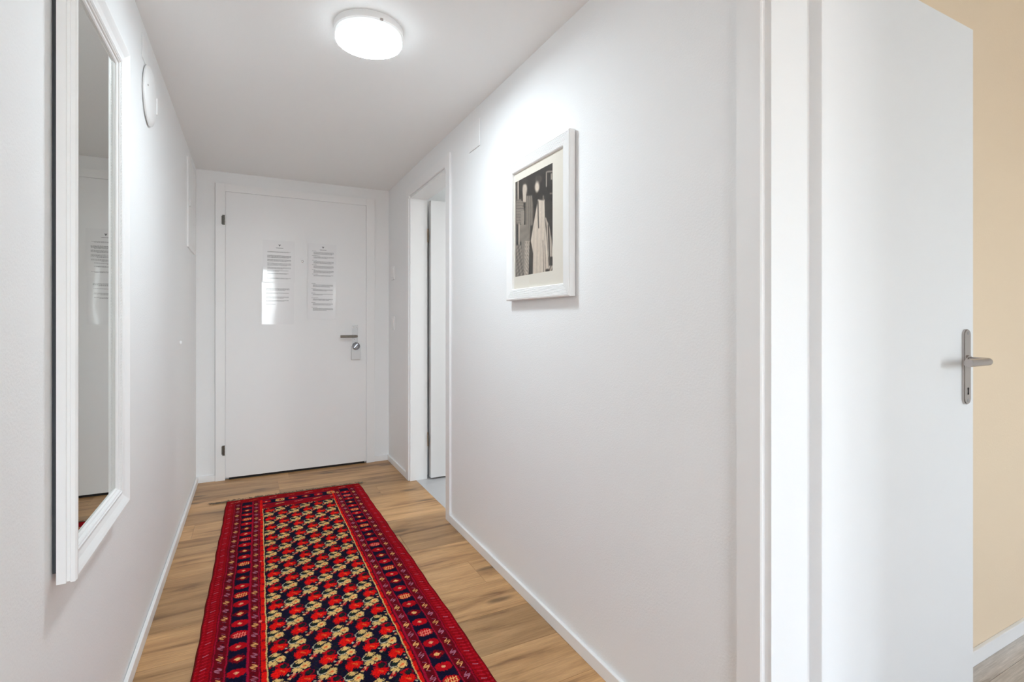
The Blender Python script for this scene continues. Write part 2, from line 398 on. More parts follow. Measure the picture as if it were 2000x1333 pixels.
# ---- door frames
def door_frame(name, jamb_far, jamb_near, hd, label):
    """white frame of a doorway in the right wall: casing on both sides, stop and lining. jamb_* = y of the lining faces"""
    bm = bmesh.new()
    xo = XR-0.012; xi = XR+WT
    for yj, s in ((jamb_far, 1), (jamb_near, -1)):
        # profile in x,y ; s=+1 far jamb (material lies at larger y)
        pts = [(xo, 0.081), (xo, 0.019), (xo+0.003, 0.016), (XR, 0.016), (XR, 0.0), (xi, 0.0), (xi, 0.081), (xi-0.006, 0.081), (xi-0.006, 0.012), (XR+0.001, 0.020), (XR, 0.081)]
        prism(bm, [(x, yj+s*d) for x, d in pts], 'Z', 0.0, hd)
    ya, yb = jamb_near-0.081, jamb_far+0.081
    # head, same profile turned
    pts = [(xo, 0.081), (xo, 0.019), (xo+0.003, 0.016), (XR, 0.016), (XR, 0.0), (xi, 0.0), (xi, 0.081), (xi-0.006, 0.081), (xi-0.006, 0.012), (XR+0.001, 0.020), (XR, 0.081)]
    prism(bm, [(x, hd+d) for x, d in pts], 'Y', jamb_near, jamb_far)
    for y0, y1 in ((ya, jamb_near), (jamb_far, yb)): box(bm, xo, XR, y0, y1, hd, hd+0.081)
    return S(obj(name, bm, M['white']), label, 'door frame')
door_frame('trim_1', 3.634, 2.861, 2.06, 'white frame around the bathroom doorway')
door_frame('trim_2', 0.744, -0.013, 2.06, 'white frame around the bedroom doorway')
# entrance door casing
bm = bmesh.new()
yo = YE-0.020
for x0, x1 in ((CX0, -0.1735), (0.8395, CX1)): box(bm, x0, x1, yo, YE+0.014, 0, CZ, 0.001, 1)
box(bm, -0.1735, 0.8395, yo, YE+0.014, 2.1155, CZ, 0.0006, 1)
S(obj('trim_3', bm, M['white']), 'white frame around the entrance door', 'door frame')

# ---- baseboards
BH, BT = 0.046, 0.013
def base(name, label, *bs):
    bm = bmesh.new()
    for b in bs: box(bm, *b, 0.0025, 2)
    return S(obj(name, bm, M['white']), label, 'baseboard')
base('baseboard_left', 'white baseboard under the mirror wall', (XL+0.0018, XL+0.0018+BT, -0.43, YE-BT, 0, BH))
base('baseboard_end', 'white baseboard beside the entrance door', (XL, CX0, YE-BT, YE, 0, BH), (CX1, XR, YE-BT, YE, 0, BH))
base('baseboard_right', 'white baseboard under the picture wall', (XR-BT, XR, 0.826, 2.778, 0, BH), (XR-BT, XR, 3.716, YE-BT, 0, BH))
base('baseboard_bedroom', 'white baseboard under the yellow wall', (XR+WT, XB, YY-BT, YY, 0, 0.05))

# ================================================================== DOORS
# ---- entrance door (door_1)
d1 = empty('door_1', (0.333, YE-0.02, 0)); S(d1, 'white flush entrance door with four laminated notices', 'door')
LY = YE-0.0185
bm = bmesh.new(); box(bm, -0.170, 0.836, LY, YE+0.012, 0.017, 2.112, 0.0012, 2); box(bm, -0.1732, 0.8392, LY+0.005, YE+0.011, 0.0175, 2.1152)
obj('door_leaf', bm, M['leaf'], d1)
bm = bmesh.new(); box(bm, -0.150, 0.823, YE-0.012, YE+0.010, 0.0005, 0.0165)
obj('gap_shade_strip', bm, M['dark'], d1)  # black strip standing in for the shade in the gap under the leaf
for z in (1.904, 0.221):
    bm = bmesh.new(); cyl(bm, (-0.183, LY-0.006, z-0.033), (-0.183, LY-0.006, z+0.033), 0.0075, seg=20)
    for zz in (-0.034, -0.011, 0.011, 0.034): cyl(bm, (-0.183, LY-0.006, z+zz-0.0015), (-0.183, LY-0.006, z+zz+0.0015), 0.0088, seg=20)
    box(bm, -0.196, -0.183, LY-0.002, LY+0.010, z-0.03, z+0.03)
    h = obj('hinge', bm, M['hinge'], d1, smooth=True)
def rounded_plate(bm, cx, z0, z1, w, y0, y1, r=None, seg=12):
    r = w/2 if r is None else r
    pts = []
    for (ccx, ccz, a0) in ((cx+w/2-r, z1-r, 0), (cx-w/2+r, z1-r, 90), (cx-w/2+r, z0+r, 180), (cx+w/2-r, z0+r, 270)):
        for i in range(seg+1):
            a = math.radians(a0+90*i/seg); pts.append((ccx+r*math.cos(a), ccz+r*math.sin(a)))
    prism(bm, pts, 'Y', y0, y1)
bm = bmesh.new(); rounded_plate(bm, 0.748, 0.94, 1.135, 0.044, LY-0.008, LY, 0.004)
pl = obj('handle_plate', bm, M['plate_grey'], d1); pl['label'] = 'pale handle plate'
bm = bmesh.new(); tube(bm, [(0.752, LY-0.006, 1.044), (0.752, LY-0.045, 1.044), (0.745, LY-0.053, 1.044), (0.73, LY-0.055, 1.044), (0.627, LY-0.055, 1.044)], 0.0105, 20)
obj('lever', bm, M['steel_dark'], pl, smooth=True)['label'] = 'brushed steel lever'
bm = bmesh.new()
for x in (0.733, 0.762): cyl(bm, (x, LY-0.0095, 1.117), (x, LY-0.007, 1.117), 0.005, seg=16)
cyl(bm, (0.744, LY-0.0095, 1.018), (0.744, LY-0.007, 1.018), 0.006, seg=16)
obj('screw', bm, M['steel'], pl)
bm = bmesh.new(); box(bm, 0.716, 0.788, LY-0.020, LY, 0.852, 0.965, 0.004, 2); box(bm, 0.717, 0.787, LY-0.0225, LY-0.02, 0.862, 0.868)
lc = obj('lock_case', bm, M['plate_grey'], d1)
bm = bmesh.new(); lathe(bm, (0.752, LY-0.018, 0.963), (0, -1, 0), [(0.0, 0.0), (0.030, 0.0), (0.031, 0.004), (0.031, 0.012), (0.027, 0.016), (0.022, 0.016), (0.020, 0.013), (0.0, 0.013)], 40)
kb = obj('lock_knob', bm, M['chrome'], lc, smooth=True)
bm = bmesh.new(); box(bm, 0.748, 0.756, LY-0.046, LY-0.028, 0.943, 0.984, 0.002, 2)
bmesh.ops.rotate(bm, verts=bm.verts[:], cent=(0.752, LY, 0.963), matrix=Matrix.Rotation(math.radians(40), 3, 'Y'))
obj('thumb_turn', bm, M['chrome'], lc)
bm = bmesh.new(); lathe(bm, (0.352, LY, 1.630), (0, -1, 0), [(0.0, 0.0), (0.009, 0.0), (0.009, 0.003), (0.006, 0.0045), (0.0, 0.004)], 24)
pv = [bm.verts.new(p) for p in ((0.344, LY-0.002, 1.634), (0.360, LY-0.002, 1.634), (0.352, LY-0.002, 1.612))]; bm.faces.new(pv)
bmesh.ops.solidify(bm, geom=[bm.faces[-1]] if False else [], thickness=0.001)
obj('peephole', bm, M['steel'], d1, smooth=True)

# ---- bathroom door (door_2) open at a right angle into the bathroom
d2 = empty('door_2', (1.172, 3.62, 0)); S(d2, 'white bathroom door standing open at the far end', 'door')
bm = bmesh.new(); box(bm, 1.172, 1.172+0.775, 3.598, 3.640, 0.012, 2.055, 0.002, 2)
obj('door_leaf', bm, M['leaf'], d2)
for z in (1.80, 0.29):
    bm = bmesh.new(); cyl(bm, (1.160, 3.646, z-0.05), (1.160, 3.646, z+0.05), 0.008, seg=20); box(bm, 1.156, 1.159, 3.620, 3.646, z-0.04, z+0.04)
    obj('hinge', bm, M['brass'], d2, smooth=True)
bm = bmesh.new(); rounded_plate(bm, 1.88, 0.92, 1.14, 0.036, 3.590, 3.598); pl = obj('handle_plate', bm, M['steel'], d2)
bm = bmesh.new(); tube(bm, [(1.88, 3.592, 1.045), (1.88, 3.555, 1.045), (1.873, 3.547, 1.045), (1.86, 3.545, 1.045), (1.75, 3.545, 1.045)], 0.010, 20)
obj('lever', bm, M['steel'], pl, smooth=True)

# ---- bedroom door (door_3) open at a right angle into the bedroom
FY = 0.720
d3 = empty('door_3', (1.172, FY+0.02, 0)); S(d3, 'white bedroom door open against the yellow wall', 'door')
bm = bmesh.new(); box(bm, 1.172, 1.903, FY, FY+0.040, 0.012, 2.026, 0.002, 2); box(bm, 1.158, 1.174, FY+0.030, FY+0.040, 0.012, 2.036, 0.001, 1)
obj('door_leaf', bm, M['leaf'], d3)
for z in (1.80, 0.29):
    bm = bmesh.new(); cyl(bm, (1.164, FY+0.050, z-0.05), (1.164, FY+0.050, z+0.05), 0.008, seg=20)
    obj('hinge', bm, M['steel'], d3, smooth=True)
PX = 1.850
bm = bmesh.new()
# plate with slightly domed edge
for (w_, y0, y1) in ((0.036, FY-0.0055, FY), (0.031, FY-0.0085, FY-0.0055)): rounded_plate(bm, PX, 0.920+(0.036-w_)/2, 1.139-(0.036-w_)/2, w_, y0, y1)
pl = obj('handle_plate', bm, M['steel'], d3, smooth=True)
bm = bmesh.new()
lv = [(PX, FY-0.004, 1.048), (PX, FY-0.044, 1.048)]
for i in range(1, 6):
    a = math.radians(90*i/5); lv.append((PX-0.012*(1-math.cos(a)), FY-0.044-0.012*math.sin(a), 1.048))
lv.append((1.727, FY-0.056, 1.048))
tube(bm, lv, 0.0108, 28)
obj('lever', bm, M['steel'], pl, smooth=True)['label'] = 'brushed steel lever with flat end'
bm = bmesh.new(); lathe(bm, (PX, FY-0.008, 1.048), (0, -1, 0), [(0.0, 0.0), (0.0155, 0.0), (0.0155, 0.004), (0.0115, 0.005), (0.0, 0.005)], 32)
obj('lever_collar', bm, M['steel'], pl, smooth=True)
bm = bmesh.new(); cyl(bm, (PX, FY-0.0093, 0.966), (PX, FY-0.008, 0.966), 0.0035, seg=20); box(bm, PX-0.0017, PX+0.0017, FY-0.0093, FY-0.008, 0.950, 0.966); box(bm, PX-0.0028, PX+0.0028, FY-0.0093, FY-0.008, 0.949, 0.955)
obj('keyhole', bm, M['dark'], pl)['label'] = 'black keyhole'
bm = bmesh.new()
for z in (1.127, 0.932):
    lathe(bm, (PX, FY-0.008, z), (0, -1, 0), [(0.0, 0.0), (0.0055, 0.0), (0.0055, 0.0006), (0.004, 0.0012), (0.0, 0.0004)], 20)
obj('screw', bm, M['chrome'], pl, smooth=True)

# ================================================================== WALL MIRROR
MP = lambda a, z, h: (XL+h, a, z)
mr = empty('wall_mirror', (XL, 1.573, 0.635)); tag(mr, 'tall mirror in a moulded white frame hung on the plastered wall', 'mirror')
RM = (1.316, 1.830, 0.635, 1.943)
prof = [(0.006, 0.0075), (0.0, 0.0090), (0.0, 0.024), (0.0025, 0.0255), (0.0025, 0.0300), (0.0005, 0.0315), (0.001, 0.0385), (0.004, 0.0415), (0.010, 0.0415), (0.016, 0.0385), (0.026, 0.0320), (0.036, 0.0285),
        (0.0405, 0.0280), (0.0415, 0.0300), (0.0445, 0.0305), (0.0465, 0.0285), (0.0470, 0.0262), (0.0500, 0.0268), (0.0525, 0.0250), (0.0535, 0.0215), (0.0570, 0.0205), (0.0590, 0.0180), (0.0600, 0.0155), (0.0600, 0.0075)]
bm = bmesh.new(); frame_sweep(bm, RM, prof, MP); obj('frame', bm, M['white'], mr)
bm = bmesh.new(); box(bm, XL+0.013, XL+0.0165, RM[0]+0.052, RM[1]-0.052, RM[2]+0.052, RM[3]-0.052); obj('mirror_glass', bm, M['mirror'], mr)
bm = bmesh.new(); box(bm, XL+0.001, XL+0.0125, RM[0]+0.009, RM[1]-0.020, RM[2]+0.020, RM[3]-0.020); obj('backing_board', bm, M['backing'], mr)
# beaded inner moulding
bm = bmesh.new()
def bead(a, z):
    bmesh.ops.create_icosphere(bm, subdivisions=1, radius=0.0019, matrix=Matrix.Translation(MP(a, z, 0.0272)))
d_ = 0.0488; n_ = 0
for z in np.arange(RM[2]+d_, RM[3]-d_, 0.0042):
    bead(RM[0]+d_, z); bead(RM[1]-d_, z)
for a in np.arange(RM[0]+d_, RM[1]-d_, 0.0042):
    bead(a, RM[2]+d_); bead(a, RM[3]-d_)
tag(obj('beading', bm, M['white'], mr), kind='stuff')

# ================================================================== FRAMED PICTURE
pr = empty('framed_picture', (XR, 1.757, 1.252)); tag(pr, 'white framed black and white photograph hanging on the corridor wall', 'picture')
PP = lambda a, z, h: (XR-h, a, z)
RP = (1.508, 2.008, 1.252, 1.846)
bm = bmesh.new()
pf = [(0.0, 0.004), (0.0, 0.026), (0.003, 0.030)]
for i in range(9):       # reeded face
    d = 0.005+i*0.0046
    pf += [(d, 0.0300-0.0006*i), (d+0.0023, 0.0312-0.0006*i)]
pf += [(0.0475, 0.0235), (0.049, 0.0150), (0.049, 0.004)]
frame_sweep(bm, RP, pf, PP); obj('frame', bm, M['white'], pr)
MX = 0.0145
bm = bmesh.new()
A0, A1, Z0, Z1 = RP[0]+0.045, RP[1]-0.045, RP[2]+0.045, RP[3]-0.045
I0, I1, K0, K1 = 1.643, 1.949, 1.354, 1.762
frame_sweep(bm, (A0, A1, Z0, Z1), [(0, 0), (0, 1), (1, 1), (1, 0)], PP) if False else None
for b in ((A0, A1, Z0, K0), (A0, A1, K1, Z1), (A0, I0, K0, K1), (I1, A1, K0, K1)):
    box(bm, XR-MX, XR-MX+0.0018, b[0], b[1], b[2], b[3])
obj('mat_board', bm, M['mat_board'], pr)['label'] = 'cream mat board'
bm = bmesh.new(); box(bm, XR-0.0158-0.0012, XR-0.0158, A0, A1, Z0, Z1); obj('picture_glass', bm, M['picture_glass'], pr)

# the photograph: several dressed figures, painted as a tone field on a fine grid
NU, NV = 150, 200
u = np.linspace(0, 1, NU); v = np.linspace(0, 1, NV); U, V = np.meshgrid(u, v)
X = 1006+71.8*(U*0.93/(1-0.07*0)+0.07*U*U)
Y = (355-35*U)+(186+24*U)*V
rng = np.random.RandomState(3)
T = np.zeros((NV, NU)); T[:] = 0.17
def smooth(a, lo, hi): return np.clip((a-lo)/(hi-lo), 0, 1)
def blob(cx, cy, rx, ry, tone, soft=0.35):
    global T
    d = np.sqrt(((X-cx)/rx)**2+((Y-cy)/ry)**2); k = 1-smooth(d, 1-soft, 1+soft); T = T*(1-k)+tone*k
def poly(pts, tone, soft=0.8):
    """vertical strip defined by left and right edges at given y"""
    global T
    ys = [p[0] for p in pts]; l = np.interp(Y, ys, [p[1] for p in pts]); r = np.interp(Y, ys, [p[2] for p in pts])
    k = smooth(X, l-soft, l+soft)*(1-smooth(X, r-soft, r+soft))*smooth(Y, ys[0]-1.5, ys[0]+1.5)*(1-smooth(Y, ys[-1]-1.5, ys[-1]+1.5))
    t = tone(X, Y) if callable(tone) else tone
    T = T*(1-k)+t*k
T = T+0.03*np.sin(X*0.7)*np.sin(Y*0.23)
poly([(343, 1005.5, 1007.5), (540, 1006, 1008)], 0.42)
poly([(350, 1010, 1013), (392, 1010, 1013)], 0.66, 0.5)
poly([(336, 1065, 1067), (366, 1065, 1067)], 0.62, 0.4)
poly([(335, 1067, 1079), (338, 1067, 1079)], 0.60, 0.4)
poly([(340, 1074, 1077), (353, 1074, 1077)], 0.62, 0.5)
poly([(378, 1072, 1080), (381, 1072, 1080)], 0.55, 0.4)
stripes = lambda x, y: 0.45+0.16*np.sign(np.sin(y*2.1))
poly([(388, 1009, 1017), (395, 1007.5, 1022), (430, 1007.5, 1024), (437, 1008, 1019)], stripes)
poly([(381, 1028, 1039), (400, 1026, 1041), (440, 1026, 1041), (475, 1030, 1037)], lambda x, y: 0.47+0.05*np.sin(x*1.6))
blob(1024.8, 367, 4.6, 11, 0.78); poly([(370, 1020.5, 1028), (394, 1021, 1027)], 0.76)
blob(1024.5, 352, 6, 6, 0.24)
poly([(410, 1017, 1024), (440, 1017, 1023)], 0.55)
chk = lambda x, y: 0.48+0.12*np.sign(np.sin(y*2.3))*np.sign(np.sin(x*2.3))
poly([(438, 1014, 1027), (452, 1014, 1034), (472, 1015, 1036)], chk)
poly([(436, 1012, 1014.5), (478, 1012, 1014.5)], 0.72, 0.4)
poly([(468, 1018, 1030), (545, 1018, 1026)], 0.50)
poly([(478, 1007, 1018), (545, 1007, 1024)], lambda x, y: 0.46+0.14*np.sin(x*0.9+y*0.31)*np.sin(y*0.47+1))
poly([(470, 1025, 1034.5), (545, 1024, 1032)], lambda x, y: 0.62+0.17*np.sign(np.sin(y*2.4))*0.9+0.06*np.sign(np.sin(x*2)))
poly([(440, 1036, 1041), (545, 1032, 1041.5)], 0.20)
# central figure in a long pale dress
blob(1051, 350, 6.5, 7, 0.36); blob(1051, 349, 4.2, 4, 0.24)
blob(1048.6, 365, 4.3, 10, 0.80)
poly([(389, 1050, 1063), (400, 1048.5, 1063), (430, 1043, 1063.5), (470, 1036.5, 1067), (495, 1041, 1069), (545, 1040, 1072)],
     lambda x, y: 0.79+0.025*np.sin(x*0.9+y*0.02)-0.06*(np.abs(x-1062.5-0.02*(y-470)) < 0.5)*(y > 430))
blob(1058, 386, 7, 5, 0.22); poly([(382, 1059, 1061.5), (392, 1059, 1061.5)], 0.5, 0.4)
poly([(392, 1049, 1051.3), (446, 1050.5, 1052.6)], 0.34, 0.5)
poly([(470, 1059, 1060), (540, 1060.5, 1061.5)], 0.45, 0.4)
poly([(480, 1063, 1064), (540, 1065, 1066)], 0.5, 0.4)
poly([(395, 1062.5, 1080), (437, 1066, 1080), (445, 1070, 1080)], 0.21)
poly([(425, 1063.5, 1065), (445, 1066, 1072), (500, 1069, 1080), (506, 1071, 1080)], lambda x, y: 0.68+0.10*np.sin(x*1.8+y*0.06))
poly([(440, 1068.5, 1071), (520, 1071, 1073.5)], 0.30, 0.6)
poly([(503, 1073, 1081), (522, 1073, 1081)], 0.20)
poly([(520, 1070, 1081), (545, 1070, 1081)], lambda x, y: 0.60+0.15*np.sin(x*1.3+y*0.5))
blob(1068, 529, 3.5, 3, 0.22)
T = np.clip(T+rng.normal(0, 0.012, T.shape), 0.1, 0.9)
lin = np.where(T <= 0.04045, T/12.92, ((T+0.055)/1.055)**2.4)
Cc = np.stack([np.clip(lin*1.02, 0, 1), lin*0.86, lin*0.70, np.ones_like(lin)], -1)
def grid_mesh(name, pts, cols):
    nv, nu = pts.shape[:2]
    me = bpy.data.meshes.new(name); me.vertices.add(nv*nu); me.vertices.foreach_set('co', pts.reshape(-1).astype('f'))
    idx = np.arange(nv*nu).reshape(nv, nu)
    q = np.stack([idx[:-1, :-1], idx[:-1, 1:], idx[1:, 1:], idx[1:, :-1]], -1).reshape(-1, 4)
    me.loops.add(q.size); me.loops.foreach_set('vertex_index', q.ravel().astype('i'))
    me.polygons.add(len(q)); me.polygons.foreach_set('loop_start', (np.arange(len(q))*4).astype('i'))
    me.update(calc_edges=True)
    at = me.color_attributes.new('Col', 'FLOAT_COLOR', 'POINT'); at.data.foreach_set('color', cols.reshape(-1).astype('f'))
    return me
pts = np.stack([np.full_like(U, XR-0.0135), I1-(I1-I0)*U, K1-(K1-K0)*V], -1)
me = grid_mesh('photo_print', pts, Cc)
link('photo_print', me, M['print'], pr)['label'] = 'sepia toned print of several dressed figures'

# ================================================================== CEILING LAMP
cl = empty('ceiling_lamp', (0.392, 1.944, HC)); tag(cl, 'round white ceiling lamp switched on above the rug', 'lamp')
bm = bmesh.new(); lathe(bm, (0.392, 1.944, HC), (0, 0, -1), [(0.0, 0.0), (0.124, 0.0), (0.1255, 0.003), (0.1255, 0.024), (0.122, 0.026), (0.0, 0.026)], 96)
obj('lamp_base', bm, M['white_gloss'], cl, smooth=True)
bm = bmesh.new(); lathe(bm, (0.392, 1.944, HC), (0, 0, -1), [(0.0, 0.0265), (0.1195, 0.0265), (0.1205, 0.030), (0.1205, 0.043), (0.1205, 0.050), (0.118, 0.054), (0.112, 0.0565), (0.08, 0.058), (0.0, 0.0585)], 96)
for f_ in bm.faces: zc_ = HC-f_.calc_center_median().z; f_.material_index = 2 if zc_ < 0.042 else (1 if zc_ < 0.0545 else 0)
obj('lamp_diffuser', bm, [M['diffuser'], M['diffuser_rim'], M['diffuser_collar']], cl, smooth=True)['label'] = 'glowing white diffuser'
bm = bmesh.new(); box(bm, 0.405, 0.416, 1.816, 1.822, HC-0.030, HC-0.022, 0.001, 1); obj('clip', bm, M['steel'], cl)

def bath_fill_lamp(x, y, z, r, strength, label):
    m = emission_diffuser(strength, 'bathroom_fill_glow', (0.97, 0.99, 0.98, 1))
    e_ = empty('ceiling_lamp', (x, y, z)); tag(e_, label, 'lamp')  # no known lamp here: unseen fill added to brighten the corridor's far end
    b_ = bmesh.new(); lathe(b_, (x, y, z), (0, 0, -1), [(0.0, 0.0), (r*1.03, 0.0), (r*1.04, 0.003), (r*1.04, 0.024), (r*1.01, 0.026), (0.0, 0.026)], 48)
    obj('lamp_base', b_, M['white_gloss'], e_, smooth=True)
    b_ = bmesh.new(); lathe(b_, (x, y, z), (0, 0, -1), [(0.0, 0.0265), (r, 0.0265), (r*1.01, 0.030), (r*1.01, 0.060), (r*0.95, 0.068), (0.0, 0.070)], 48)
    obj('lamp_diffuser', b_, m, e_, smooth=True)
bath_fill_lamp(2.3, 2.6, HC, 0.15, S_BATH_FILL, 'unseen fill lamp added in the bathroom')
# ================================================================== WALL FIXTURES
al = empty('wall_alarm', (XL, 2.37, 2.02)); tag(al, 'round white alarm sounder high on the wall past the mirror', 'alarm')
bm = bmesh.new(); lathe(bm, (XL, 2.365, 2.022), (1, 0, 0), [(0.0, 0.0), (0.098, 0.0), (0.098, 0.004), (0.1095, 0.0045), (0.110, 0.009), (0.107, 0.013), (0.09, 0.019), (0.05, 0.022), (0.0, 0.0225)], 72)
obj('alarm_body', bm, M['white_gloss'], al, smooth=True)
bm = bmesh.new(); box(bm, XL+0.004, XL+0.024, 2.430, 2.440, 1.980, 2.045, 0.002, 2); obj('sounder_slot', bm, M['white'], al)
bm = bmesh.new(); lathe(bm, (XL+0.010, 2.272, 2.03), (1, 0, 0), [(0.0, 0.0), (0.004, 0.0), (0.004, 0.008), (0, 0.009)], 16); obj('screw', bm, M['steel'], al)

def cover(name, plane, a0, a1, z0, z1, t, label, cat='cover plate', group=None, r=0.004):
    bm = bmesh.new()
    p0, p1 = plane(a0, z0, 0), plane(a1, z1, t)
    box(bm, min(p0[0], p1[0]), max(p0[0], p1[0]), min(p0[1], p1[1]), max(p0[1], p1[1]), z0, z1, min(r, t*0.4), 2)
    o = obj(name, bm, M['white']); tag(o, label, cat, group); return o
cover('junction_cover', MP, 2.262, 2.372, 2.125, 2.215, 0.003, 'small white junction cover plate just above the round alarm')
cover('junction_cover', PP, 2.360, 2.503, 2.052, 2.190, 0.006, 'square white junction cover plate high between doorway and picture')

fb = empty('fuse_box', (XL, 3.92, 1.63)); tag(fb, 'flat white fuse box cabinet recessed in the wall near the entrance door', 'fuse box')
bm = bmesh.new(); frame_sweep(bm, (3.700, 4.150, 1.625, 2.185), [(0, 0), (0, 0.007), (0.003, 0.009), (0.022, 0.009), (0.024, 0.006), (0.024, 0)], MP); obj('box_frame', bm, M['white'], fb)
bm = bmesh.new(); box(bm, XL, XL+0.0075, 3.727, 4.123, 1.652, 2.158, 0.0015, 1); dr = obj('box_door', bm, M['white'], fb)
bm = bmesh.new(); box(bm, XL+0.0075, XL+0.016, 3.745, 3.775, 1.885, 1.935, 0.003, 2); obj('latch', bm, M['white_gloss'], dr)

ws = empty('wall_socket', (XL, 3.36, 1.03)); tag(ws, 'tiny white wall peg at waist height past the mirror', 'wall peg')
bm = bmesh.new(); lathe(bm, (XL, 3.36, 1.044), (1, 0, 0), [(0.0, 0.0), (0.011, 0.0), (0.011, 0.006), (0.007, 0.011), (0.0, 0.012)], 24); obj('peg', bm, M['white_gloss'], ws, smooth=True)
ws.name = 'wall_peg'
def light_switch(a, z, label):
    r = empty('light_switch', (XR, a, z-0.045)); tag(r, label, 'light switch', 'switches by the entrance door')
    bm = bmesh.new(); box(bm, XR-0.009, XR, a-0.042, a+0.042, z-0.055, z+0.055, 0.003, 2); p = obj('switch_plate', bm, M['white'], r)
    bm = bmesh.new(); box(bm, XR-0.013, XR-0.008, a-0.027, a+0.027, z-0.035, z+0.035, 0.002, 2); obj('rocker', bm, M['white_gloss'], r)
light_switch(4.125, 1.555, 'white wall switch in the corner by the entrance door, the upper one')
light_switch(4.125, 1.150, 'white wall switch in the corner by the entrance door, the lower one')

# ================================================================== NOTICES ON THE ENTRANCE DOOR
def notice(x0, x1, z0, z1, label, seed, header, curl, blocks):
    rnd = random.Random(seed)
    r = empty('notice', ((x0+x1)/2, LY, z0)); tag(r, label, 'notice', None)
    nx, nz = 26, 34
    def Yp(x, z, off=0.0):
        a = (x-x0)/(x1-x0); b = (z-z0)/(z1-z0)
        e = curl[0]*(1-a)+curl[1]*b+curl[2]*((a-0.5)**2)+curl[3]*(1+math.sin(b*6.0+a*2+seed))
        return LY-0.0022-abs(0.0)-e-off
    bm = bmesh.new()
    for off, flip in ((0.0, 0), (-0.0006, 1)):
        g = [[bm.verts.new((x0+(x1-x0)*i/nx, Yp(x0+(x1-x0)*i/nx, z0+(z1-z0)*j/nz, off), z0+(z1-z0)*j/nz)) for i in range(nx+1)] for j in range(nz+1)]
        for j in range(nz):
            for i in range(nx): bm.faces.new([g[j][i], g[j][i+1], g[j+1][i+1], g[j+1][i]])
    me = bpy.data.meshes.new('sheet'); bm.to_mesh(me); bm.free()
    for p in me.polygons: p.use_smooth = True
    link('sheet', me, M['sheet'], r)
    bm = bmesh.new()
    def word(xa, xb, zc, h):
        vs = [bm.verts.new((x, Yp(x, z, 0.0003), z)) for x, z in ((xa, zc-h/2), (xb, zc-h/2), (xb, zc+h/2), (xa, zc+h/2))]; bm.faces.new(vs)
    def line(xa, xb, zc, h=0.0025):
        x = xa
        while x < xb-0.002:
            wd = rnd.uniform(0.004, 0.012); wd = min(wd, xb-x)
            # letters of a word as short strokes
            y = x
            while y < x+wd-0.0006:
                lw = rnd.uniform(0.0009, 0.0016); word(y, min(y+lw, x+wd), zc+rnd.uniform(-0.0001, 0.0001), h*rnd.choice((0.75, 1.0, 1.25))); y += lw+0.00035
            x += wd+0.0014
    W = x1-x0; H = z1-z0
    for (ta, tb, n, l, rr) in blocks:
        for i in range(n):
            zc = z1-H*(ta+(tb-ta)*(i/max(1, n-1) if n > 1 else 0))
            end = rr if i < n-1 else l+(rr-l)*rnd.uniform(0.5, 0.95)
            line(x0+W*l, x0+W*end, zc)
    obj('printed_text', bm, M['ink'], r)
    if header:
        bm = bmesh.new(); cx = x0+W*0.52
        def tri(ps): bm.faces.new([bm.verts.new((cx+x, Yp(cx+x, z1-H*header+z, 0.0003), z1-H*header+z)) for x, z in ps])
        tri([(-0.010, 0.006), (-0.002, 0.008), (0.0, 0.0)]); tri([(0.010, 0.006), (0.0, 0.0), (0.002, 0.008)]); tri([(-0.004, 0.001), (0.004, 0.001), (0.0, -0.007)])
        obj('emblem', bm, M['ink_dark'], r)
        bm = bmesh.new()
        x = cx-0.024
        while x < cx+0.024:
            z_ = z1-H*header-0.019; vs = [bm.verts.new((xx, Yp(xx, zz, 0.0003), zz)) for xx, zz in ((x, z_-0.0015), (x+0.0022, z_-0.0015), (x+0.0022, z_+0.0015), (x, z_+0.0015))]; bm.faces.new(vs)
            x += 0.0031
        obj('heading', bm, M['ink_dark'], r)
BA = [(0.27, 0.285, 2, .14, .86), (0.36, 0.415, 5, .14, .88), (0.455, 0.50, 4, .14, .88), (0.545, 0.60, 4, .14, .88), (0.645, 0.68, 3, .14, .88), (0.72, 0.74, 2, .14, .8), (0.79, 0.80, 2, .14, .8), (0.90, 0.915, 2, .14, .88)]
BB = [(0.14, 0.185, 4, .14, .86), (0.25, 0.265, 2, .14, .84), (0.34, 0.375, 3, .14, .84), (0.43, 0.45, 2, .14, .84), (0.52, 0.53, 1, .14, .5)]
def headed(a, b, n, seed):
    rnd = random.Random(seed); L_ = []; t = a; st = (b-a)/n
    for i in range(n):
        L_.append((t, t, 1, .14, .14+rnd.uniform(.12, .36))); k = rnd.choice((2, 3, 4)); L_.append((t+0.028, t+0.028+0.0175*(k-1), k, .19, .90)); t += st
    return L_
notice(0.074, 0.296, 1.462, 1.780, 'laminated printed notice on the door, the upper one beside the hinge side', 1, 0.12, (0.0004, 0.0008, 0.0008, 0.0002), BA)
notice(0.066, 0.290, 1.141, 1.459, 'laminated printed notice on the door, the lower one beside the hinge side', 2, 0, (0.0004, 0.0006, 0.0007, 0.0002), BB)
notice(0.392, 0.604, 1.478, 1.776, 'laminated printed notice on the door, the upper one beside the lock side', 3, 0.10, (0.004, 0.001, 0.002, 0.0003), headed(0.20, 0.93, 6, 11))
notice(0.386, 0.598, 1.178, 1.475, 'laminated printed notice on the door, the lower one nearest the door lever', 4, 0, (0.004, 0.001, 0.002, 0.0003), headed(0.05, 0.80, 6, 12))

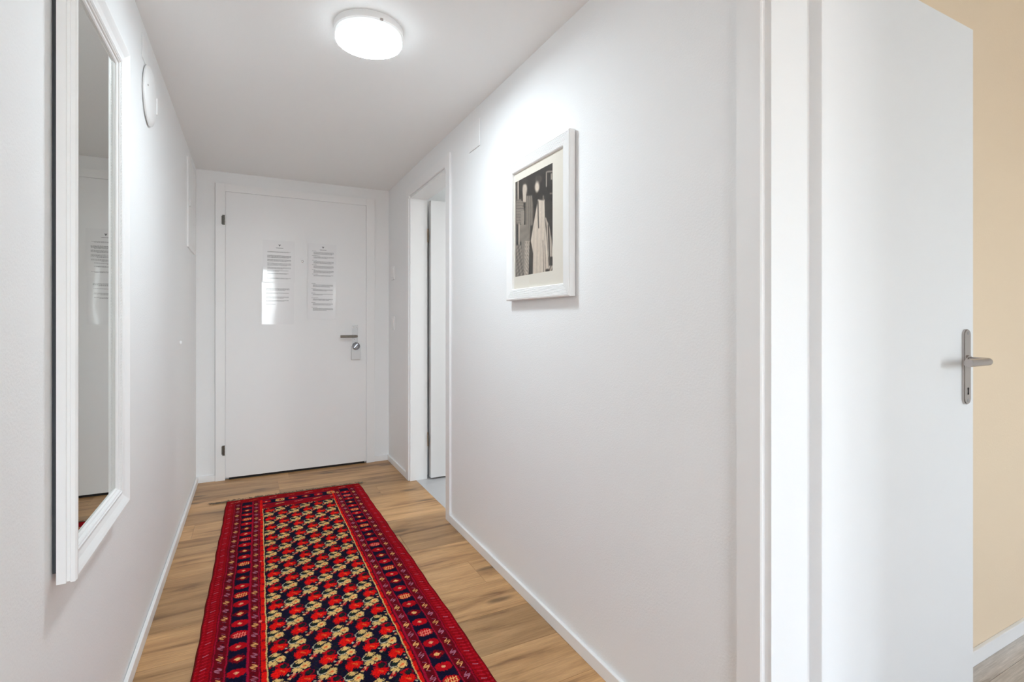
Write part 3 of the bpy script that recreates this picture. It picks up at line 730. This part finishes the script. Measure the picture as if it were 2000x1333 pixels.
# ================================================================== RUG
K = 0.0040                     # knot size
RX0, RX1, RY0, RY1 = -0.176, 0.704, 0.95, 3.735
nx_, ny_ = int(round((RX1-RX0)/K)), int(round((RY1-RY0)/K))
PAL = dict(navy=(18, 16, 40), cream=(212, 176, 110), tan=(232, 172, 104), green=(28, 42, 34), red=(176, 8, 22), bright=(212, 18, 14), crim=(132, 4, 26), deep=(104, 4, 20), mauve=(172, 108, 128),
           pale=(178, 176, 150), pink=(226, 130, 110), orange=(218, 92, 44), dark=(46, 14, 26), magenta=(158, 14, 46), brown=(92, 36, 18), tick=(184, 34, 54), outer=(150, 4, 18), white=(200, 196, 190))
PAL = {k: np.array(srgb(*v)[:3]) for k, v in PAL.items()}
img = np.zeros((ny_, nx_, 3)); img[:] = PAL['outer']
xk = RX0+(np.arange(nx_)+0.5)*K; yk = RY0+(np.arange(ny_)+0.5)*K
XX, YYk = np.meshgrid(xk, yk)
def paint(mask, c, var=0.0):
    col = PAL[c] if isinstance(c, str) else c
    img[mask] = col
rng = np.random.RandomState(5)
eL = XX-RX0; eR = RX1-XX; e = np.minimum(eL, eR)*100       # cm from the nearer long edge
side = np.where(eL < eR, -1, 1)
eT = (RY1-YYk)*100; eB = (YYk-RY0)*100; et = np.minimum(eT, eB)
def bands(e, region, L):
    for a, b, c in L: paint(region & (e >= a) & (e < b), c)
LB = [(0, .5, 'brown'), (.5, .9, 'deep'), (.9, 5.2, 'outer'), (5.2, 5.5, 'deep'), (5.5, 6.0, 'magenta'), (6.0, 9.5, 'deep'), (9.5, 10.1, 'magenta'), (10.1, 10.3, 'dark'), (10.3, 16.2, 'navy'), (16.2, 16.9, 'magenta'),
      (16.9, 19.6, 'deep'), (19.6, 20.2, 'magenta'), (20.2, 20.6, 'dark'), (20.6, 22.0, 'bright'), (22.0, 22.15, 'crim'), (22.15, 22.5, 'cream'), (22.5, 99, 'navy')]
ALL = np.ones_like(e, bool)
bands(e, ALL, LB)
endz = (et < 25.0)
inner = endz & (e > et*0.9)
LE = [(0, .8, 'brown'), (.8, 7.0, 'outer'), (7.0, 8.2, 'crim'), (8.2, 9.0, 'magenta'), (9.0, 16.0, 'navy'), (16.0, 17.0, 'magenta'), (17.0, 22.6, 'crim'), (22.6, 24.4, 'outer'), (24.4, 25.0, 'deep')]
endreg = endz & (e > 6.0+0*et) & ~((e < 22.5) & (et > 9.0) & (e < 22.5) & False)
# end border runs between the side medallion bands
em = endz & ((e > 22.0) | (et < 7.5) & (e > 5.5))
bands(et, em, LE)
def stamp(rows, cx, cy, cmap, clip=None, flip=False):
    """cx,cy in metres = centre; first row is farthest (largest y)"""
    h = len(rows); wdt = max(len(r) for r in rows)
    j0 = int(round((cx-RX0)/K-wdt/2)); i0 = int(round((cy-RY0)/K+h/2))
    for a, r in enumerate(rows):
        r = r.ljust(wdt, '.')
        if flip: r = r[::-1]
        i = i0-a
        if i < 0 or i >= ny_: continue
        for b, ch in enumerate(r):
            if ch == '.': continue
            j = j0+b
            if j < 0 or j >= nx_: continue
            if clip is not None and not clip[i, j]: continue
            img[i, j] = PAL[cmap[ch]]*(1+0.10*rng.randn())
CR = ["......cc.......", "....ccccc......", "...cc.ccccc....", "..w..ccccc.c...", ".w..ccccccc....", "w..gggccc......", "w.ggggg...c.c..", "w.gggggg.ccccc.", "w..ggg..ccccccc", ".w.....cccyyccc",
      ".wwwwwwcyyooycc", "..cc.c.cyoooyc.", "ccccc.ccyyyyccc", ".cccccc.cccccc.", "cccccccc.ccc.c.", "..cccccc..c....", ".ccc.ccc.......", "..c..cc.c......", ".....c........."]
RR = ["......rrrrr....", "....rrrrrr.k...", "...rrrrr....k..", "....rrr.ggg..k.", ".....rr.gggg.k.", "...r.rr.gggg.k.", "....rrr..gg.kk.", "...RRRRr...kk..", ".R.RRRRRRRRk...", "..RRRRRRRRRRR.R",
      ".RRRRRooRRRRRR.", "RRRRRRRooRRRRRR", ".RRRRRRRooRRR..", "RRRRRRRRRoRRRR.", ".RRRRRRRRRRR.R.", "..RRRRR.RRRR...", ".RRRRR.R.RR....", "...RRR...R.....", "..R.R.........."]
SM = ["w......", "ww..p..", "...ppp.", "..rrcrr", ".rrcrr.", "pp.rrr.", "ccp.r..", ".c....."]
CM = dict(c='cream', y='tan', o='orange', g='green', w='pale', r='red', R='bright', k='crim', p='pink')
fieldmask = (e > 22.9) & (et > 25.0)
paint(fieldmask, 'navy')
# navy ground flecks
fl = (rng.rand(ny_, nx_) < 0.10) & fieldmask; paint(fl, 'green')
fl = (rng.rand(ny_, nx_) < 0.05) & fieldmask; paint(fl, 'dark')
P = 0.0728
for jc in range(-1, 8):
    for ic in range(-2, 45):
        x = 0.0725+0.012+jc*0.0728
        # colour alternates like a chess board; cream at column 1 lies at y=2.127
        y = 2.127-(jc-1)*P+ic*P-20*P+P*0
        par = (ic-20) % 2
        if par == 0:
            stamp(CR, x-0.010, y, CM, fieldmask)
        else:
            stamp(RR, x+0.002, y+0.004, CM, fieldmask)
            stamp(SM, x+0.033, y-0.040, CM, fieldmask)
# medallions in the side borders
ST = ["......dd......", "...d.dddd.d...", "....dRddRd....", "..ddddRRdddd..", ".dRddRooRddRd.", "ddddRocvoRdddd", "dddRoocvooRddd", "ddddRocvoRdddd", ".dRddRooRddRd.", "..ddddRRdddd..", "....dRddRd....", "...d.dddd.d...", "......dd......"]
RD = ["....RR.RR.....", "..RRRRRRRRRR..", ".RRRRRRRRRRRR.", "RRRRRRRRRRRRRR", "RRRRRRppRRRRRR", "RRRRRpccpRRRRR", "RRRRRpccpRRRRR", "RRRRRRppRRRRRR", "RRRRRRRRRRRRRR", ".RRRRRRRRRRRR.", "..RRRRRRRRRR..", "....RR.RR....."]
HS = ["...o..oo..o...", "..o.oo..oo.o..", ".o.o.oRRo.o.o.", "oo.oRoRRoRo.oo", "..oRRyooyRRo..", ".oo.oRRRRo.oo.", "oooRoRddRoRooo", "oooRoRddRoRooo", ".oo.oRRRRo.oo.", "..oRRyooyRRo..", "oo.oRoRRoRo.oo", ".o.o.oRRo.o.o.", "..o.oo..oo.o..", "...o..oo..o..."]
DM = dict(d='deep', R='red', o='tan', c='cream', v='cream', p='pink', y='orange')
DH = dict(d='red', R='red', o='tan', y='orange'); DP = dict(d='red', R='red', o='pink', y='pink')
HASH = []
for sgn, cx, y0_, per, lim in ((-1, RX0+0.1325, 2.273, 0.0765, RY1-0.10), (1, RX1-0.1325, 1.963, 0.0700, RY1-0.10)):
    for k in range(-40, 60):
        y = y0_-k*per
        if y > lim or y < RY0+0.1: continue
        t = k % 4
        if t == 0: stamp(ST, cx, y, DM)
        elif t == 2:
            stamp(RD, cx, y, dict(R='red', p='red', c='red'), None); c = 'tan' if (k//4) % 3 else 'pink'
            HASH.append((cx, y, c))
        else: stamp(RD, cx, y, DM)
# zig-zag strokes between guard lines, drawn finer than one knot
SEG = []        # (x0,y0,x1,y1,half width,colour)
for sgn in (-1, 1):
    ex = lambda d: RX0+d if sgn < 0 else RX1-d
    for d, ph in ((0.0775, 0.0), (0.183, 0.033)):
        for k in range(-20, 32):
            y = 1.869+k*0.065+ph; c = 'tan' if k % 2 == 0 else 'mauve'
            if y < RY0+0.08 or y > RY1-0.08: continue
            for pts_ in (((0.004, 0.0150), (-0.009, 0.0030), (0.0105, 0.0030)), ((-0.004, -0.0150), (0.009, -0.0030), (-0.0105, -0.0030))):
                for (a, b), (c_, d_) in zip(pts_, pts_[1:]): SEG.append((ex(d)-sgn*a*-1, y+b, ex(d)-sgn*c_*-1, y+d_, 0.0015, c))
            for q in (-0.024, 0.022): SEG.append((ex(d)-0.006, y+q+0.006, ex(d)+0.006, y+q-0.003, 0.0009, 'dark' if k % 2 else 'mauve'))
    mm = (side == sgn) & (((e > 6.1) & (e < 9.4)) | ((e > 17.0) & (e < 19.5))) & (rng.rand(ny_, nx_) < 0.10) & (np.abs(img-PAL['deep']).sum(-1) < 0.02); paint(mm, 'dark')
    for k in range(0, 150):
        y = RY0+0.02+k*0.0190
        if y > RY1-0.03: break
        SEG.append((ex(0.024), y, ex(0.040), y+0.007, 0.0014, 'tick' if k % 4 else 'mauve'))
        SEG.append((ex(0.019), y+0.010, ex(0.026), y+0.013, 0.0016, 'deep')); SEG.append((ex(0.040), y+0.014, ex(0.047), y+0.017, 0.0016, 'deep'))
        SEG.append((ex(0.011), y, ex(0.015), y+0.003, 0.0012, 'tick'))
    # dark spots on the bright guard stripe
    for k in range(0, 60):
        y = RY0+0.10+k*0.062+(0.02 if sgn > 0 else 0)
        if y > RY1-0.27: break
        stamp(["k.k", "kkk", "kkk", "k.k"], ex(0.213), y, dict(k='crim'))
for (x, y) in ((0.028, 2.03+0.15), (0.026, 3.30), (0.512, 3.31), (0.505, 2.95), (0.03, 2.72)): stamp([".p.", "ppp", "ppp", ".p."], x, y, dict(p='pink'))
# end borders: strokes and medallions
END = ["..........tttt", "......tttttt..", "..tttttt......", "tttt.........."]
for top in (1, -1):
    Yd = lambda d: RY1-d if top > 0 else RY0+d
    for k in range(0, 8):
        x = RX0+0.055+k*0.115; stamp(END, x, Yd(0.048), dict(t='orange' if k % 2 else 'pink')); stamp(["ooooo", ".ooo."], x+0.05, Yd(0.030), dict(o='bright'))
        stamp(END, x+0.04, Yd(0.195), dict(t='pink' if k % 2 else 'tan'), em)
    for k in range(0, 6):
        x = RX0+0.245+k*0.082; stamp([ST, RD, HS, RD][(k+1) % 4], x, Yd(0.125), DM, em | (e > 9))
# woven colour variation
img *= (1+0.10*rng.randn(ny_, nx_, 1))
rowv = 1+0.07*np.interp(np.arange(ny_), np.arange(0, ny_+20, 9), rng.randn(len(np.arange(0, ny_+20, 9))))[:ny_]
img *= rowv[:, None, None]
img = np.clip(img, 0.002, 0.9)
# fine grid carrying the knots
G = 0.0020
gx = np.arange(RX0, RX1+1e-6, (RX1-RX0)/round((RX1-RX0)/G)); gy = np.arange(RY0, RY1+1e-6, (RY1-RY0)/round((RY1-RY0)/G))
GX, GY = np.meshgrid(gx, gy)
wob = 0.0012*np.sin(GY*90+GX*31)+0.0010*np.sin(GX*140+GY*17)
ii = np.clip(((GY-RY0+wob+0.0010*rng.randn(*GX.shape))/K).astype(int), 0, ny_-1); jj = np.clip(((GX-RX0+wob*0.6+0.0008*rng.randn(*GX.shape))/K).astype(int), 0, nx_-1)
C = np.concatenate([img[ii, jj], np.ones(GX.shape+(1,))], -1)
for hx, hy, hc in HASH:
    for o in (-0.009, 0.0, 0.009): SEG.append((hx+o-0.002, hy-0.017, hx+o+0.002, hy+0.017, 0.0013, hc))
    for o in (-0.008, 0.008): SEG.append((hx-0.022, hy+o-0.001, hx+0.022, hy+o+0.001, 0.0013, hc))
    for o in (-0.017, 0.017):
        for q in (-0.006, 0.006): SEG.append((hx+o, hy+q-0.007, hx+o+0.003, hy+q+0.007, 0.0012, hc))
dxg, dyg = gx[1]-gx[0], gy[1]-gy[0]
for (xa, ya, xb, yb_, hw, cn) in SEG:
    i0 = max(0, int((min(ya, yb_)-hw-RY0)/dyg)-1); i1 = min(len(gy), int((max(ya, yb_)+hw-RY0)/dyg)+2)
    j0 = max(0, int((min(xa, xb)-hw-RX0)/dxg)-1); j1 = min(len(gx), int((max(xa, xb)+hw-RX0)/dxg)+2)
    if i1 <= i0 or j1 <= j0: continue
    gxx, gyy = GX[i0:i1, j0:j1], GY[i0:i1, j0:j1]
    L2 = (xb-xa)**2+(yb_-ya)**2; t_ = np.clip(((gxx-xa)*(xb-xa)+(gyy-ya)*(yb_-ya))/L2, 0, 1)
    dd = np.hypot(gxx-xa-t_*(xb-xa), gyy-ya-t_*(yb_-ya)); m_ = dd < hw*(0.9+0.25*rng.rand(*dd.shape))
    C[i0:i1, j0:j1, :3][m_] = PAL[cn]*(0.9+0.2*rng.rand())
nearness = np.clip((RY1-GY)/(RY1-2.0), 0, 1.6)
cxr = 0.5*(RX0+RX1)
half = 0.415+0.024*np.clip(nearness, 0, 1)+0.0015*np.sin(GY*11)+0.001*np.sin(GY*37)
s_ = (GX-cxr)/((RX1-RX0)/2)
WX = cxr+0.006*(1-np.clip(nearness, 0, 1))+s_*half
WY = GY+0.004*np.sin(GX*14)*np.clip(1-(RY1-GY)/0.4, 0, 1)
Zt = 0.0085+0.0010*np.sin(GX*9+GY*3)*np.sin(GY*5+1)
edge = np.minimum(np.minimum(GX-RX0, RX1-GX), np.minimum(GY-RY0, RY1-GY))
Zt = Zt*np.clip(0.35+edge/0.006, 0, 1)
Zt[0, :] = Zt[-1, :] = 0.0008; Zt[:, 0] = Zt[:, -1] = 0.0008
Zt = Zt+0.0006*rng.rand(*Zt.shape)
me = grid_mesh('rug_pile', np.stack([WX, WY, Zt], -1), C)
for p in (): pass
rug = empty('runner_rug', (cxr, (RY0+RY1)/2, 0)); tag(rug, 'long red and navy patterned runner rug with cream leaf motifs on the oak floor', 'rug')
pile = link('pile', me, M['rug'], rug)
# knotted fringe along both short ends: tangled strands
bm = bmesh.new(); rnd = random.Random(9)
def strand(x, y, s, ln, drift, rr):
    p = [(x, y-s*0.012, 0.004)]; z = 0.0025
    n = 6
    for i in range(1, n+1):
        t = i/n; p.append((x+drift*t+0.004*math.sin(t*5+x*90), y+s*ln*t, z+0.003*math.sin(t*math.pi)*rnd.random()+0.0008))
    tube(bm, p, rr, 4)
for i in range(300):
    x = RX0+0.034+rnd.random()*(0.826)
    strand(x, RY1, 1, rnd.uniform(0.018, 0.050), rnd.uniform(-0.03, 0.03), rnd.uniform(0.0006, 0.0013))
for i in range(16): strand(RX0+0.034+rnd.random()*0.02, RY1-0.002, 1, rnd.uniform(-0.004, 0.03), -rnd.uniform(0.04, 0.13)*(1 if i < 12 else 0.3), 0.0012)
for i in range(14): strand(RX1-0.04+rnd.random()*0.015, RY1, 1, rnd.uniform(0.0, 0.04), rnd.uniform(0.0, 0.06), 0.0011)
for i in range(220):
    x = RX0+0.01+rnd.random()*(0.86); strand(x, RY0, -1, rnd.uniform(0.018, 0.050), rnd.uniform(-0.02, 0.02), rnd.uniform(0.0006, 0.0012))
tag(obj('fringe', bm, M['fringe'], rug), 'beige brown tangled fringe', kind='stuff')
